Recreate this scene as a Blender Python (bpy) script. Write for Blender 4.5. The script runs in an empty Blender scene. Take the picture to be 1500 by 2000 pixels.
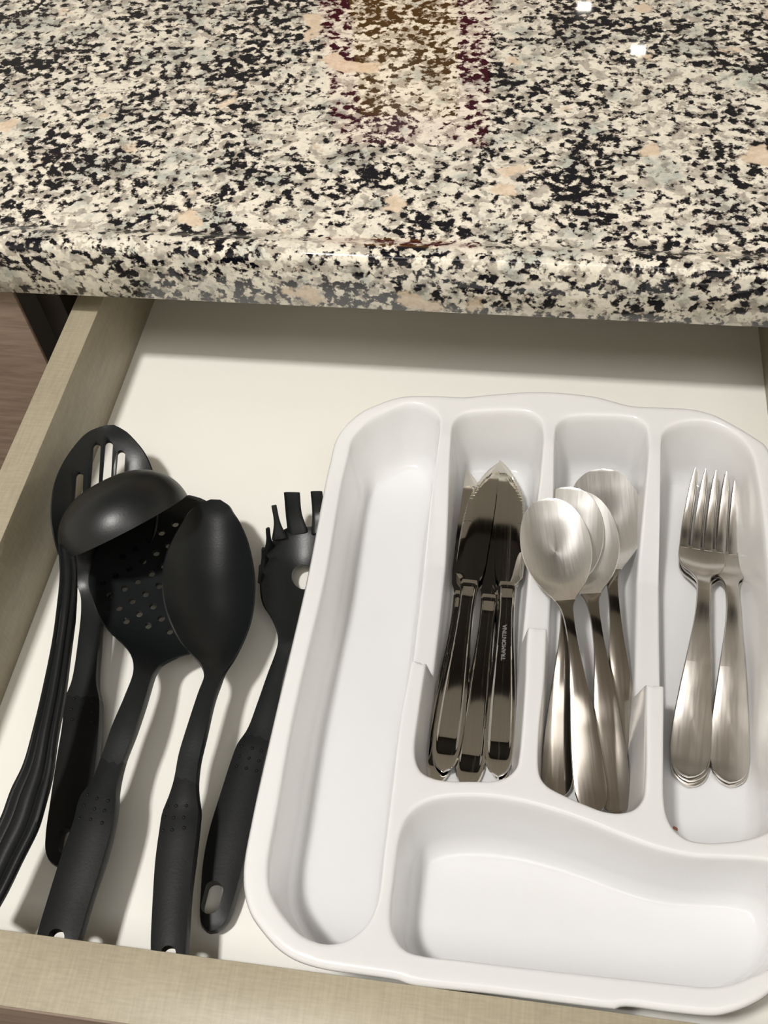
import bpy, bmesh, math, random
import numpy as np
from mathutils import Vector, Matrix
from mathutils.geometry import delaunay_2d_cdt
random.seed(7)
S = bpy.context.scene
COL = S.collection

# ------------------------------------------------------------------ camera
F = 1950.0; CAMZ = .461
_y = np.array([460., -2800., F]); _y /= np.linalg.norm(_y)
_x = np.array([1, .073, -(_y[0] + .073 * _y[1]) / _y[2]]); _x /= np.linalg.norm(_x)
_z = np.cross(_x, _y)
RW = np.array([_x, _y, _z])
CO = np.array([0, 0, CAMZ])
cd = bpy.data.cameras.new('camera'); cam = bpy.data.objects.new('camera', cd); COL.objects.link(cam)
cd.sensor_fit = 'VERTICAL'; cd.sensor_height = 24; cd.sensor_width = 18; cd.lens = F / 2000 * 24
cd.clip_start = .01; cd.clip_end = 50
m = np.eye(4); m[:3, 0] = RW @ [1, 0, 0]; m[:3, 1] = RW @ [0, -1, 0]; m[:3, 2] = RW @ [0, 0, -1]; m[:3, 3] = CO
cam.matrix_world = Matrix(m.tolist())
S.camera = cam

# ------------------------------------------------------------------ world, lights, exposure
S.view_settings.view_transform = 'Standard'; S.view_settings.look = 'None'
S.view_settings.gamma = 1; S.view_settings.use_curve_mapping = False
S.view_settings.exposure = 0.0
w = bpy.data.worlds.new('world'); S.world = w; w.use_nodes = True
w.node_tree.nodes['Background'].inputs[0].default_value = (1.0, .935, .80, 1)
w.node_tree.nodes['Background'].inputs[1].default_value = .62

def area(name, loc, size, power, target=None, col=(1, .975, .945)):
    l = bpy.data.lights.new(name, 'AREA'); l.shape = 'SQUARE'; l.size = size; l.energy = power; l.color = col
    o = bpy.data.objects.new(name, l); COL.objects.link(o); o.location = loc
    d = Vector(target) - Vector(loc) if target else Vector((0, 0, -1))
    o.rotation_euler = d.to_track_quat('-Z', 'Y').to_euler()
    return o
LAMP = (-.42, -.17, 1.5)
area('key_light', (LAMP[0], LAMP[1], 1.64), .13, 22)
pl_ = area('panel_light', (.25, -.50, 1.655), 1.5, 8, col=(1, .98, .95)); pl_.data.shape = 'RECTANGLE'; pl_.data.size_y = .45

# ------------------------------------------------------------------ helpers
def ray(u, v): return RW @ np.array([(u - 750) / F, (v - 1000) / F, 1.0])
def P(u, v, z=0.):
    r = ray(u, v); return CO + r * ((z - CAMZ) / r[2])
def PY(u, v, Y):
    r = ray(u, v); return CO + r * (Y / r[1])
def pix(p):
    q = RW.T @ (np.asarray(p, float) - CO); return np.array([750 + F * q[0] / q[2], 1000 + F * q[1] / q[2]])

def tag(o, label=None, cat=None, group=None, kind=None):
    if label: o['label'] = label
    if cat: o['category'] = cat
    if group: o['group'] = group
    if kind: o['kind'] = kind
    return o
def empty(name, loc, label, cat, group=None):
    o = bpy.data.objects.new(name, None); COL.objects.link(o); o.location = loc; o.empty_display_size = .01
    return tag(o, label, cat, group)
def mesh_obj(name, verts, faces, mat, parent=None, smooth=True, angle=40, origin=None):
    me = bpy.data.meshes.new(name)
    V = np.asarray(verts, float)
    org = np.zeros(3)
    if parent is not None: org = np.array(parent.location)
    elif origin is not None: org = np.asarray(origin, float)
    me.from_pydata([tuple(x) for x in (V - org)], [], [tuple(int(i) for i in f) for f in faces])
    bm = bmesh.new(); bm.from_mesh(me)
    bmesh.ops.remove_doubles(bm, verts=bm.verts, dist=1e-6)
    bmesh.ops.recalc_face_normals(bm, faces=bm.faces)
    bm.to_mesh(me); bm.free()
    if smooth:
        me.polygons.foreach_set('use_smooth', [True] * len(me.polygons))
        me.set_sharp_from_angle(angle=math.radians(angle))
    me.materials.append(mat)
    o = bpy.data.objects.new(name, me); COL.objects.link(o)
    if parent is not None: o.parent = parent
    elif origin is not None: o.location = origin
    return o
def box(name, lo, hi, mat, parent=None, bev=.0008, origin=None):
    bm = bmesh.new(); bmesh.ops.create_cube(bm, size=1)
    lo = np.array(lo, float); hi = np.array(hi, float)
    for v in bm.verts: v.co = Vector(((lo + hi) / 2 + np.array(v.co) * (hi - lo)))
    if bev: bmesh.ops.bevel(bm, geom=bm.edges[:], offset=bev, segments=2, affect='EDGES', profile=.5)
    vs = [tuple(v.co) for v in bm.verts]; bm.verts.index_update(); fs = [[v.index for v in f.verts] for f in bm.faces]; bm.free()
    return mesh_obj(name, vs, fs, mat, parent, True, 30, origin)
def extrude_profile(name, prof, x0, x1, mat, parent=None, angle=35, nx=1):
    n = len(prof); vs = []; fs = []
    for k in range(nx + 1):
        x = x0 + (x1 - x0) * k / nx
        vs += [(x, a, b) for a, b in prof]
    for k in range(nx):
        for i in range(n): fs.append((k*n + i, k*n + (i+1) % n, (k+1)*n + (i+1) % n, (k+1)*n + i))
    fs.append(tuple(range(n))); fs.append(tuple(range(nx*n + n - 1, nx*n - 1, -1)))
    return mesh_obj(name, vs, fs, mat, parent, True, angle)

def catmull(pts, n, closed=False):
    """centripetal Catmull-Rom, n samples uniformly by arc length of the chord parameter"""
    P0 = np.asarray(pts, float); N = len(P0)
    if closed: Q = np.vstack([P0[-1], P0, P0[0], P0[1]]); segs = N
    else: Q = np.vstack([2*P0[0] - P0[1], P0, 2*P0[-1] - P0[-2]]); segs = N - 1
    out = []
    for i in range(segs):
        a, b, c, d = Q[i:i+4]
        t0 = 0; t1 = t0 + max(np.linalg.norm(b - a), 1e-9)**.5; t2 = t1 + max(np.linalg.norm(c - b), 1e-9)**.5; t3 = t2 + max(np.linalg.norm(d - c), 1e-9)**.5
        t = np.linspace(t1, t2, 24, endpoint=False)[:, None]
        A1 = (t1-t)/(t1-t0)*a + (t-t0)/(t1-t0)*b; A2 = (t2-t)/(t2-t1)*b + (t-t1)/(t2-t1)*c; A3 = (t3-t)/(t3-t2)*c + (t-t2)/(t3-t2)*d
        B1 = (t2-t)/(t2-t0)*A1 + (t-t0)/(t2-t0)*A2; B2 = (t3-t)/(t3-t1)*A2 + (t-t1)/(t3-t1)*A3
        out.append((t2-t)/(t2-t1)*B1 + (t-t1)/(t2-t1)*B2)
    C = np.vstack(out)
    C = np.vstack([C, P0[0] if closed else P0[-1]])
    L = np.r_[0, np.cumsum(np.linalg.norm(np.diff(C, axis=0), axis=1))]
    s = np.linspace(0, L[-1], n + 1 if closed else n)
    R = np.stack([np.interp(s, L, C[:, k]) for k in range(C.shape[1])], 1)
    return R[:-1] if closed else R

def inpoly(pts, poly):
    x, y = pts[:, 0], pts[:, 1]; r = np.zeros(len(pts), bool); n = len(poly)
    for i in range(n):
        x1, y1 = poly[i]; x2, y2 = poly[(i+1) % n]
        if y1 == y2: continue
        c = ((y1 > y) != (y2 > y)) & (x < (x2-x1)*(y-y1)/(y2-y1) + x1); r ^= c
    return r
def polydist(pts, poly):
    d = np.full(len(pts), 1e9); n = len(poly)
    for i in range(n):
        a = poly[i]; b = poly[(i+1) % n]; ab = b - a; t = np.clip(((pts - a) @ ab) / max(ab @ ab, 1e-18), 0, 1)
        d = np.minimum(d, np.linalg.norm(pts - (a + t[:, None]*ab), axis=1))
    return d
def cdt(loops, sp):
    """triangulate loops[0] minus loops[1:]; returns (points, tris, loop index lists)"""
    loops = [np.asarray(l, float) for l in loops]
    lo = loops[0].min(0); hi = loops[0].max(0)
    gx = np.arange(lo[0] + sp/2, hi[0], sp); gy = np.arange(lo[1] + sp/2, hi[1], sp)
    G = np.array([(x + (sp/2 if j % 2 else 0), y) for j, y in enumerate(gy) for x in gx]) if len(gx) and len(gy) else np.zeros((0, 2))
    if len(G):
        k = inpoly(G, loops[0]) & (polydist(G, loops[0]) > sp*.45)
        for h in loops[1:]: k &= ~inpoly(G, h) & (polydist(G, h) > sp*.45)
        G = G[k]
    V = []; E = []; idx = []
    for l in loops:
        b = len(V); V += [Vector(p) for p in l]; E += [(b+i, b+(i+1) % len(l)) for i in range(len(l))]; idx.append(list(range(b, b+len(l))))
    V += [Vector(p) for p in G]
    sc = 1000.0
    r = delaunay_2d_cdt([v*sc for v in V], E, [], 0, 1e-7)
    ov = np.array([(v[0]/sc, v[1]/sc) for v in r[0]])
    inv = {}
    for i, src in enumerate(r[3]):
        for s_ in src: inv[s_] = i
    T = np.array([f for f in r[2] if len(f) == 3]); C = ov[T].mean(1)
    k = inpoly(C, loops[0])
    for h in loops[1:]: k &= ~inpoly(C, h)
    return ov, T[k], [[inv[i] for i in l] for l in idx]

# ------------------------------------------------------------------ materials
def mat(name):
    m = bpy.data.materials.new(name); m.use_nodes = True
    nt = m.node_tree; b = nt.nodes['Principled BSDF']; return m, nt, b
def node(nt, t, **k):
    n = nt.nodes.new(t)
    for a, v in k.items():
        if a in n.inputs.keys() if hasattr(n.inputs, 'keys') else False: n.inputs[a].default_value = v
        else: setattr(n, a, v)
    return n
def noise(nt, vec, scale, detail=2, rough=.5, dist=0):
    n = nt.nodes.new('ShaderNodeTexNoise'); n.inputs['Scale'].default_value = scale; n.inputs['Detail'].default_value = detail
    n.inputs['Roughness'].default_value = rough; n.inputs['Distortion'].default_value = dist
    nt.links.new(vec, n.inputs['Vector']); return n.outputs['Fac']
def ramp(nt, fac, stops, interp='LINEAR'):
    r = nt.nodes.new('ShaderNodeValToRGB'); r.color_ramp.interpolation = interp
    e = r.color_ramp.elements
    while len(e) < len(stops): e.new(.5)
    for i, (p, c) in enumerate(stops):
        e[i].position = p; e[i].color = (c[0], c[1], c[2], 1) if not isinstance(c, (int, float)) else (c, c, c, 1)
    nt.links.new(fac, r.inputs[0]); return r.outputs[0]
def mix(nt, f, a, b, mode='MIX'):
    n = nt.nodes.new('ShaderNodeMix'); n.data_type = 'RGBA'; n.blend_type = mode
    for s, v in ((n.inputs[0], f), (n.inputs[6], a), (n.inputs[7], b)):
        if hasattr(v, 'is_linked') or isinstance(v, bpy.types.NodeSocket): nt.links.new(v, s)
        elif isinstance(v, (int, float)): s.default_value = v
        else: s.default_value = (*v, 1)
    return n.outputs[2]
def math_(nt, op, a, b=0.):
    n = nt.nodes.new('ShaderNodeMath'); n.operation = op
    for s, v in ((n.inputs[0], a), (n.inputs[1], b)):
        if isinstance(v, bpy.types.NodeSocket): nt.links.new(v, s)
        else: s.default_value = v
    return n.outputs[0]
def coords(nt, scale=(1, 1, 1)):
    t = nt.nodes.new('ShaderNodeTexCoord'); mp = nt.nodes.new('ShaderNodeMapping'); mp.inputs['Scale'].default_value = scale
    nt.links.new(t.outputs['Object'], mp.inputs[0]); return mp.outputs[0]
def bump(nt, b, h, strength=.1, dist=.001):
    n = nt.nodes.new('ShaderNodeBump'); n.inputs['Strength'].default_value = strength; n.inputs['Distance'].default_value = dist
    nt.links.new(h, n.inputs['Height']); nt.links.new(n.outputs[0], b.inputs['Normal'])

def granite():
    m, nt, b = mat('granite')
    v = coords(nt, (.86, .90, .90))
    base = ramp(nt, noise(nt, v, 55, 3, .6), [(.34, (.53, .545, .48)), (.46, (.82, .765, .65)), (.60, (.90, .84, .71))])
    grey = ramp(nt, noise(nt, v, 130, 3, .6, .3), [(.50, 0.), (.56, 1.)])
    dens = noise(nt, v, 22, 2, .5)
    gcol = ramp(nt, noise(nt, v, 300, 2), [(.35, (.11, .10, .095)), (.5, (.27, .22, .17)), (.65, (.40, .36, .30))])
    c = mix(nt, math_(nt, 'MULTIPLY', grey, .6), base, gcol)
    # cream feldspar crystals
    pf = noise(nt, v, 33, 1, .4, 0)
    peach = ramp(nt, math_(nt, 'ADD', pf, math_(nt, 'MULTIPLY', math_(nt, 'SUBTRACT', noise(nt, v, 240, 2), .5), .12)), [(.675, 0.), (.70, 1.)])
    # black mica flecks, denser where the low-frequency noise is high
    bn = noise(nt, v, 225, 4, .58, .1)
    bn2 = math_(nt, 'ADD', bn, math_(nt, 'MULTIPLY', math_(nt, 'SUBTRACT', dens, .5), .42))
    blk = ramp(nt, bn2, [(.526, 0.), (.570, 1.)])
    mid = ramp(nt, bn2, [(.488, 0.), (.54, .70)])
    c = mix(nt, mid, c, (.17, .135, .11))
    keep = math_(nt, 'SUBTRACT', 1., math_(nt, 'MULTIPLY', peach, .93))
    c = mix(nt, math_(nt, 'MULTIPLY', blk, 1.), c, (.006, .006, .010))
    pc = ramp(nt, noise(nt, v, 160, 3), [(.3, (.74, .58, .42)), (.7, (.84, .70, .54))])
    c = mix(nt, math_(nt, 'MULTIPLY', peach, .95), c, pc)
    c = mix(nt, 1., c, ramp(nt, noise(nt, v, 520, 3), [(.35, .88), (.6, 1.)]), 'MULTIPLY')
    nt.links.new(c, b.inputs['Base Color'])
    b.inputs['Roughness'].default_value = .03; b.inputs['IOR'].default_value = 1.5
    return m
def linen(name, c1, c2, rough=.45):
    m, nt, b = mat(name)
    v = coords(nt, (120, 900, 120)); v2 = coords(nt, (900, 60, 300)); v3 = coords(nt, (14, 14, 14))
    n = math_(nt, 'ADD', math_(nt, 'MULTIPLY', noise(nt, v, 1, 3), .5), math_(nt, 'MULTIPLY', noise(nt, v2, 1, 3), .5))
    n = math_(nt, 'ADD', math_(nt, 'MULTIPLY', n, .7), math_(nt, 'MULTIPLY', noise(nt, v3, 1, 3), .3))
    nt.links.new(ramp(nt, n, [(.36, c1), (.64, c2)]), b.inputs['Base Color'])
    b.inputs['Roughness'].default_value = rough; bump(nt, b, n, .15, .0004); return m
def wood(name, c1, c2, rough=.5):
    m, nt, b = mat(name)
    v = coords(nt, (25, 200, 260)); n = noise(nt, v, 1, 5, .6, .6)
    v2 = coords(nt, (9, 9, 9)); n2 = noise(nt, v2, 1, 2)
    n = math_(nt, 'ADD', math_(nt, 'MULTIPLY', n, .7), math_(nt, 'MULTIPLY', n2, .3))
    nt.links.new(ramp(nt, n, [(.35, c1), (.65, c2)]), b.inputs['Base Color'])
    b.inputs['Roughness'].default_value = rough; bump(nt, b, n, .15, .0005); return m
def plain(name, c, rough=.5, metal=0., spec=.5, var=.04, nscale=60, bmp=0., coat=0.):
    m, nt, b = mat(name)
    v = coords(nt); n = noise(nt, v, nscale, 3)
    lo = tuple(x*(1 - var) for x in c); hi = tuple(min(1, x*(1 + var)) for x in c)
    nt.links.new(ramp(nt, n, [(.3, lo), (.7, hi)]), b.inputs['Base Color'])
    b.inputs['Roughness'].default_value = rough; b.inputs['Metallic'].default_value = metal
    b.inputs['Specular IOR Level'].default_value = spec; b.inputs['Coat Weight'].default_value = coat; b.inputs['Coat Roughness'].default_value = .05
    if bmp: bump(nt, b, noise(nt, v, 900, 2), bmp, .0003)
    return m
def steel(name, c, r0, r1, scale, st=.03, aniso=0.):
    m, nt, b = mat(name)
    v = coords(nt, scale); n = noise(nt, v, 1, 3)
    nt.links.new(ramp(nt, n, [(.3, tuple(x*.93 for x in c)), (.7, c)]), b.inputs['Base Color'])
    rr = nt.nodes.new('ShaderNodeMapRange'); rr.inputs[3].default_value = r0; rr.inputs[4].default_value = r1
    nt.links.new(n, rr.inputs[0]); nt.links.new(rr.outputs[0], b.inputs['Roughness'])
    b.inputs['Metallic'].default_value = 1; b.inputs['Anisotropic'].default_value = aniso
    if st: bump(nt, b, n, st, .0003)
    return m
M = dict(
    granite=granite(),
    linen=linen('beige_linen_laminate', (.30, .26, .185), (.39, .345, .25)),
    brown=wood('brown_wood_laminate', (.155, .105, .075), (.27, .20, .15)),
    dark=plain('dark_cabinet_interior', (.045, .036, .03), .7),
    floor_white=plain('cream_drawer_base', (.86, .845, .785), .35, var=.012, nscale=14),
    plastic=plain('glossy_white_plastic', (.87, .87, .878), .17, spec=.38, var=.006, nscale=30),
    nylon=plain('black_nylon', (.006, .0072, .0078), .38, var=.1, nscale=300, bmp=.12, spec=.5),
    nylon_grip=plain('black_nylon_grip', (.008, .0085, .0092), .42, var=.1, nscale=300, bmp=.12, spec=.2),
    steel_bowl=steel('lightened_brushed_steel', (.95, .93, .905), .30, .40, (1500, 60, 300), .03, .4),  # spoon bowls: steel colour lightened to stand in for bright reflections
    steel=steel('darkened_polished_steel', (.37, .335, .295), .10, .17, (900, 30, 200), .03),  # spoon handles: same steel, colour darkened to mute the reflected lamps
    board=plain('matt_black_brown_board', (.012, .010, .009), .8, spec=.1),
    steel_head=steel('satin_steel', (.70, .665, .62), .20, .30, (900, 60, 300), .03, .3),
    steel_knife=steel('polished_knife_steel', (.72, .69, .64), .03, .06, (700, 25, 200), .02),
    wall=plain('painted_wall', (.6, .58, .54), .8), ceil=plain('painted_ceiling', (.80, .77, .72), .8),
    tile=plain('kitchen_floor_tile', (.25, .22, .19), .4),
    engrave=plain('etched_mark', (.20, .20, .195), .5),
    lamp_metal=plain('white_lamp_trim', (.8, .8, .8), .4),
    red=plain('red_packet_board', (.50, .02, .04), .4), yellow=plain('yellow_packet_print', (.9, .42, .03), .4),
    crumb=plain('brown_crumb', (.16, .04, .02), .7),
)
def emis(name, c, s):
    m, nt, b = mat(name); b.inputs['Emission Color'].default_value = (*c, 1); b.inputs['Emission Strength'].default_value = s
    b.inputs['Base Color'].default_value = (.8, .8, .8, 1); return m
_p = M['plastic'].node_tree.nodes['Principled BSDF']; _p.inputs['Subsurface Weight'].default_value = .5; _p.inputs['Subsurface Radius'].default_value = (1, 1, 1); _p.inputs['Subsurface Scale'].default_value = .012
M['glow'] = emis('lamp_glow', (1, .93, .8), 30)

# ------------------------------------------------------------------ room shell (mostly outside the frame, seen in reflections)
FZ = -.78; CZ = 1.68
def struct(o, **k): o['kind'] = 'structure'; return o
struct(box('floor', (-2.6, -2.4, FZ - .05), (2.6, 5.2, FZ), M['tile'], bev=0))
struct(box('ceiling', (-2.6, -2.4, CZ), (2.6, 5.2, CZ + .05), M['ceil'], bev=0))
struct(box('wall_back', (-2.6, 5.2, FZ), (2.6, 5.3, CZ), M['wall'], bev=0))

# ------------------------------------------------------------------ worktop with raised no-drip edge
ZB = .076; YE = .403; ZT = .110; ZC = .1135
def arc(cx, cz, r, a0, a1, n): return [(cx + r*math.cos(math.radians(a)), cz + r*math.sin(math.radians(a))) for a in np.linspace(a0, a1, n)]
prof = [(1.03, ZB), (1.03, ZT), (1.02, ZT), (.4255, ZT), (.4245, ZT), (.4235, ZT)]
for t in np.linspace(0, 1, 9)[1:]:
    s = t*t*(3 - 2*t); prof.append((.4235 - .012*t, ZT + (ZC - ZT)*s))
prof += [(.4095, ZC)] + arc(YE + .0055, ZC - .0055, .0055, 95, 180, 8) + [(YE, ZB + .001), (YE + .001, ZB)]
ct = extrude_profile('granite_worktop', prof, -1.25, 1.25, M['granite'], angle=50)
tag(ct, 'speckled black, white and cream granite worktop with raised front edge above the drawer', 'countertop')

# ------------------------------------------------------------------ base cabinet
XL = -.2536; XR = .1435; HS = .058; TH = .0168
YF0 = .0437; ZF = .043
YFi = float(P(284, 1853.5, ZF)[1])      # inner edge of the drawer front's top rail
cab = empty('base_cabinet', (0, .7, FZ), 'dark brown base cabinet under the granite worktop, left of and around the open drawer', 'cabinet')
box('side_panel', (-.3045, .432, FZ + .1), (-.2885, 1.0, ZB), M['dark'], cab)
box('side_panel', (XR + TH + .014, .432, FZ + .1), (XR + TH + .032, 1.0, ZB), M['dark'], cab)
box('back_panel', (-1.2, 1.0, FZ + .1), (1.2, 1.016, ZB), M['dark'], cab)
box('plinth', (-1.2, .48, FZ), (1.2, .50, FZ + .1), M['dark'], cab)
box('bottom_panel', (-.289, .432, FZ + .1), (XR + TH + .014, 1.0, FZ + .118), M['dark'], cab)
box('door', (-.80, .4097, FZ + .12), (-.3026, .4125, ZB - .004), M['brown'], cab, bev=.0006)
box('door', (XR + TH + .034, .4097, FZ + .12), (.80, .4277, ZB - .004), M['brown'], cab, bev=.0006)
box('door', (-.2986, .4097, FZ + .12), (XR + TH + .03, .4277, -.14), M['brown'], cab, bev=.0006)

# ------------------------------------------------------------------ the open drawer
dr = empty('kitchen_drawer', (-.055, .3, -.016), 'open beige laminate drawer with cream base holding utensils and cutlery tray', 'drawer')
YB = .62
tag(box('drawer_base', (XL - .004, .046, -.008), (XR + .004, YB, 0), M['floor_white'], dr, bev=0), 'cream white drawer base')
box('side_panel', (XL - TH, .046, -.016), (XL, YB, HS), M['linen'], dr, bev=.0005)
box('side_panel', (XR, .046, -.016), (XR + TH, YB, HS), M['linen'], dr, bev=.0005)
box('back_panel', (XL, YB - .014, 0), (XR, YB, HS), M['linen'], dr, bev=.0005)
box('front_panel', (XL - .03, YF0 + .0016, -.05), (XR + .03, YF0 + .013, ZF - .004), M['linen'], dr, bev=.0004)
box('top_rail', (XL, YF0 + .0003, ZF - .004), (XR + TH, YFi, ZF), M['linen'], dr, bev=.0004)
tag(box('drawer_facing', (XL - .034, YF0 - .0005, -.10), (XR + .034, YF0 + .0016, ZF - .001), M['brown'], dr, bev=.0003), 'brown wood outer facing')

# ------------------------------------------------------------------ cutlery tray
TZ = .0455; TF = .0022; SAD = .0235
def W(seq, z): return np.array([P(q[0], q[1], z)[:2] if q[0] != 'w' else (q[1], q[2]) for q in seq])
outer_px = [(907,773),(855,771),(800,771),(773,775),(733,789),(707,801),(675,828),(656,857),(645,900),(636,940),(600,1127),(560,1300),
    (532,1420),(492,1600),(476,1693),(478,1743),(490,1783),(513,1817),(543,1850),(577,1872),(627,1888),(693,1898),(770,1909),(785,1913),(797,1918),
    (960,1937),(1100,1955),(1190,1966),(1203,1967),(1216,1962),(1300,1972),(1367,1979),(1400,1980),(1433,1973),(1467,1960),(1500,1940)]
outer = list(map(tuple, W(outer_px, TZ)))
outer += [(.1195, .098), (.1245, .118), (.1258, .15), (.1262, .2), (.1266, .25), (.127, .30)]
outer += list(map(tuple, W([(1500,873),(1473,851),(1433,827),(1393,807),(1353,797),(1287,793),(1233,790),(1193,780),(1167,773),(1100,765),(1040,763),(960,768)], TZ)))
outer[36+5] = (outer[36+5][0], .302)
OUT = catmull(outer, 420, True)
comps_px = dict(
 A=[(859,820),(853,807),(837,795),(813,788),(787,789),(760,800),(725,817),(704,836),(688,857),(680,889),(667,943),(635,1127),(600,1275),(572,1400),(541,1575),
    (522,1690),(527,1743),(555,1792),(590,1827),(635,1843),(674,1837),(709,1813),(734,1770),(751,1652),(765,1540),(782,1400),(806,1270),(824,1127),(842,960)],
 B=[(882,845),(886,826),(897,812),(914,805),(947,802),(1013,801),(1038,806),(1055,819),(1061,840),(1060,900),(1052,1000),(1042,1120),(1030,1250),(1027,1327),(1020,1427),(1015,1477),
    (1010,1497),(993,1515),(967,1524),(920,1525),(873,1524),(843,1518),(823,1507),(812,1487),(809,1460),(817,1393),(832,1290),(850,1150),(866,1000)],
 C=[(1084,850),(1089,828),(1103,816),(1130,811),(1213,812),(1243,817),(1260,830),(1266,857),(1267,950),(1266,1100),(1264,1250),(1263,1360),(1262,1527),(1257,1560),(1239,1580),
    (1213,1587),(1180,1584),(1147,1572),(1103,1553),(1070,1535),(1056,1518),(1051,1495),(1053,1427),(1063,1327),(1068,1227),(1074,1100),(1080,950)],
 D=[(1292,862),(1296,845),(1312,831),(1343,822),(1384,822),(1420,836),(1451,858),(1469,885),(1477,915),(1490,1000),(1505,1150),(1520,1300),(1535,1450),(1546,1550),(1543,1585),(1528,1608),
    (1500,1625),(1465,1637),(1429,1643),(1375,1645),(1339,1637),(1316,1619),(1303,1596),(1297,1565),(1296,1475),(1297,1340),(1295,1200),(1293,1000)],
 E=[(761,1780),(768,1715),(782,1624),(798,1591),(828,1568),(870,1557),(940,1555),(1010,1564),(1080,1582),(1150,1606),(1220,1634),(1290,1659),(1360,1673),(1430,1676),(1500,1681),(1540,1694),(1560,1724),(1568,1775),
    (1560,1825),(1535,1866),(1500,1893),(1467,1907),(1440,1918),(1407,1926),(1370,1927),(1333,1923),(1000,1887),(900,1875),(827,1867),(793,1857),(773,1837),(763,1810)])
INS = dict(A=(.008, .006, .014, .006), B=(.0075, .0075, .011, .010), C=(.0075, .0075, .011, .010), D=(.0075, .009, .013, .008), E=(.010, .008, .013, .006))  # left, right, rear, front
YS = [float(P(u, v, TZ)[1]) for u, v in ((832, 1291), (1048, 1222), (1281, 1334))]
XS = [float(P(u, v, TZ)[0]) for u, v in ((832, 1200), (1060, 1200), (1280, 1200))]
YR0 = float(P(1000, 862, TZ)[1]); YR1 = float(P(1000, 1118, TZ - SAD)[1])
XA = float(P(745, 1100, TZ)[0]); XB = float(P(1390, 1100, TZ)[0])
def sstep(a, b, x):
    t = np.clip((x - a)/(b - a), 0, 1); return t*t*(3 - 2*t)
def ztop(x, y):
    k = int(np.argmin([abs(x - q) for q in XS]))
    g = 1 - sstep(YR1, YR0, y)               # 0 at the rear, 1 in the dip
    g = min(1, max(0, (YR0 - y)/(YR0 - YR1))); g = g*g*(3 - 2*g)*.35 + g*.65
    f = sstep(YS[k] - .0012, YS[k] + .0036, y)
    xx = 1. if XA < x < XB else 0.
    return TZ - SAD*g*f*xx
def qz(z, zt=TZ):
    """0 at the rim, 1 at the foot of the wall fillet"""
    h = (z - TF)/(TZ - TF)
    if h > .24: return .42*(1 - h)/.76
    t = 1 - h/.24
    return .42 + .58*(1 - math.sqrt(max(0, 1 - t*t)))**.9 if t < 1 else 1.
tv = []; tf = []; loops2 = []; ring0 = []
for key, px in comps_px.items():
    top = catmull(W(px, TZ), 760 if key != 'E' else 340, True); n = len(top)
    l, r, bk, fr = INS[key]
    x0, y0 = top.min(0); x1, y1 = top.max(0)
    bot = np.empty_like(top)
    if key == 'E':
        bot[:, 0] = (x0 + l) + (top[:, 0] - x0)*(x1 - x0 - l - r)/(x1 - x0)
        bot[:, 1] = (y0 + fr) + (top[:, 1] - y0)*(y1 - y0 - bk - fr)/(y1 - y0)
    else:
        bot[:, 0] = (x0 + l) + (top[:, 0] - x0)*(x1 - x0 - l - r)/(x1 - x0)
        bot[:, 1] = (y0 + fr) + (top[:, 1] - y0)*(y1 - y0 - bk - fr)/(y1 - y0)
    d = top - bot; dn = d/np.maximum(np.linalg.norm(d, axis=1)[:, None], 1e-9)
    zt = np.array([ztop(*p) for p in top])
    if key in 'AD' or key == 'E':        # only divider sides dip
        xm = (x0 + x1)/2
        if key == 'A': zt = np.where(top[:, 0] > xm, zt, TZ)
        if key == 'D': zt = np.where(top[:, 0] < xm, zt, TZ)
        if key == 'E': zt[:] = TZ
    rings = []
    RR = .0018
    for a in (90, 68, 45, 22):
        o = RR*(1 - math.cos(math.radians(a))); dz = RR*(1 - math.sin(math.radians(a)))
        q = np.array([qz(z - dz) for z in zt])
        rings.append(np.c_[top + (bot - top)*q[:, None] + dn*(RR - o*0 - RR*(1 - math.cos(math.radians(a))) )[..., None]*0 if False else top + (bot - top)*q[:, None] + dn*(RR*(1 - math.cos(math.radians(a)))), zt - dz])
    for g in (.08, .2, .35, .5, .65, .76, .82, .87, .91, .945, .97, .988, 1.):
        z = (zt - RR) - (zt - RR - TF)*g
        q = np.array([qz(k) for k in z])
        rings.append(np.c_[top + (bot - top)*q[:, None], z])
    # ring order: a=90 is the outermost lip (offset outwards), going down the wall
    base = len(tv)
    for R_ in rings: tv += [tuple(p) for p in R_]
    for k in range(len(rings) - 1):
        for i in range(n): tf.append((base + k*n + i, base + k*n + (i+1) % n, base + (k+1)*n + (i+1) % n, base + (k+1)*n + i))
    ring0.append((base, n)); loops2.append(rings[0][:, :2])
    fl = rings[-1][:, :2]
    ov, T, idx = cdt([fl], .006); b2 = len(tv); mp = {}
    for i, gi in enumerate(idx[0]): mp[gi] = base + (len(rings) - 1)*n + i
    for i, p in enumerate(ov):
        if i not in mp: mp[i] = len(tv); tv.append((p[0], p[1], TF))
    tf += [tuple(mp[i] for i in t) for t in T]
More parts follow.
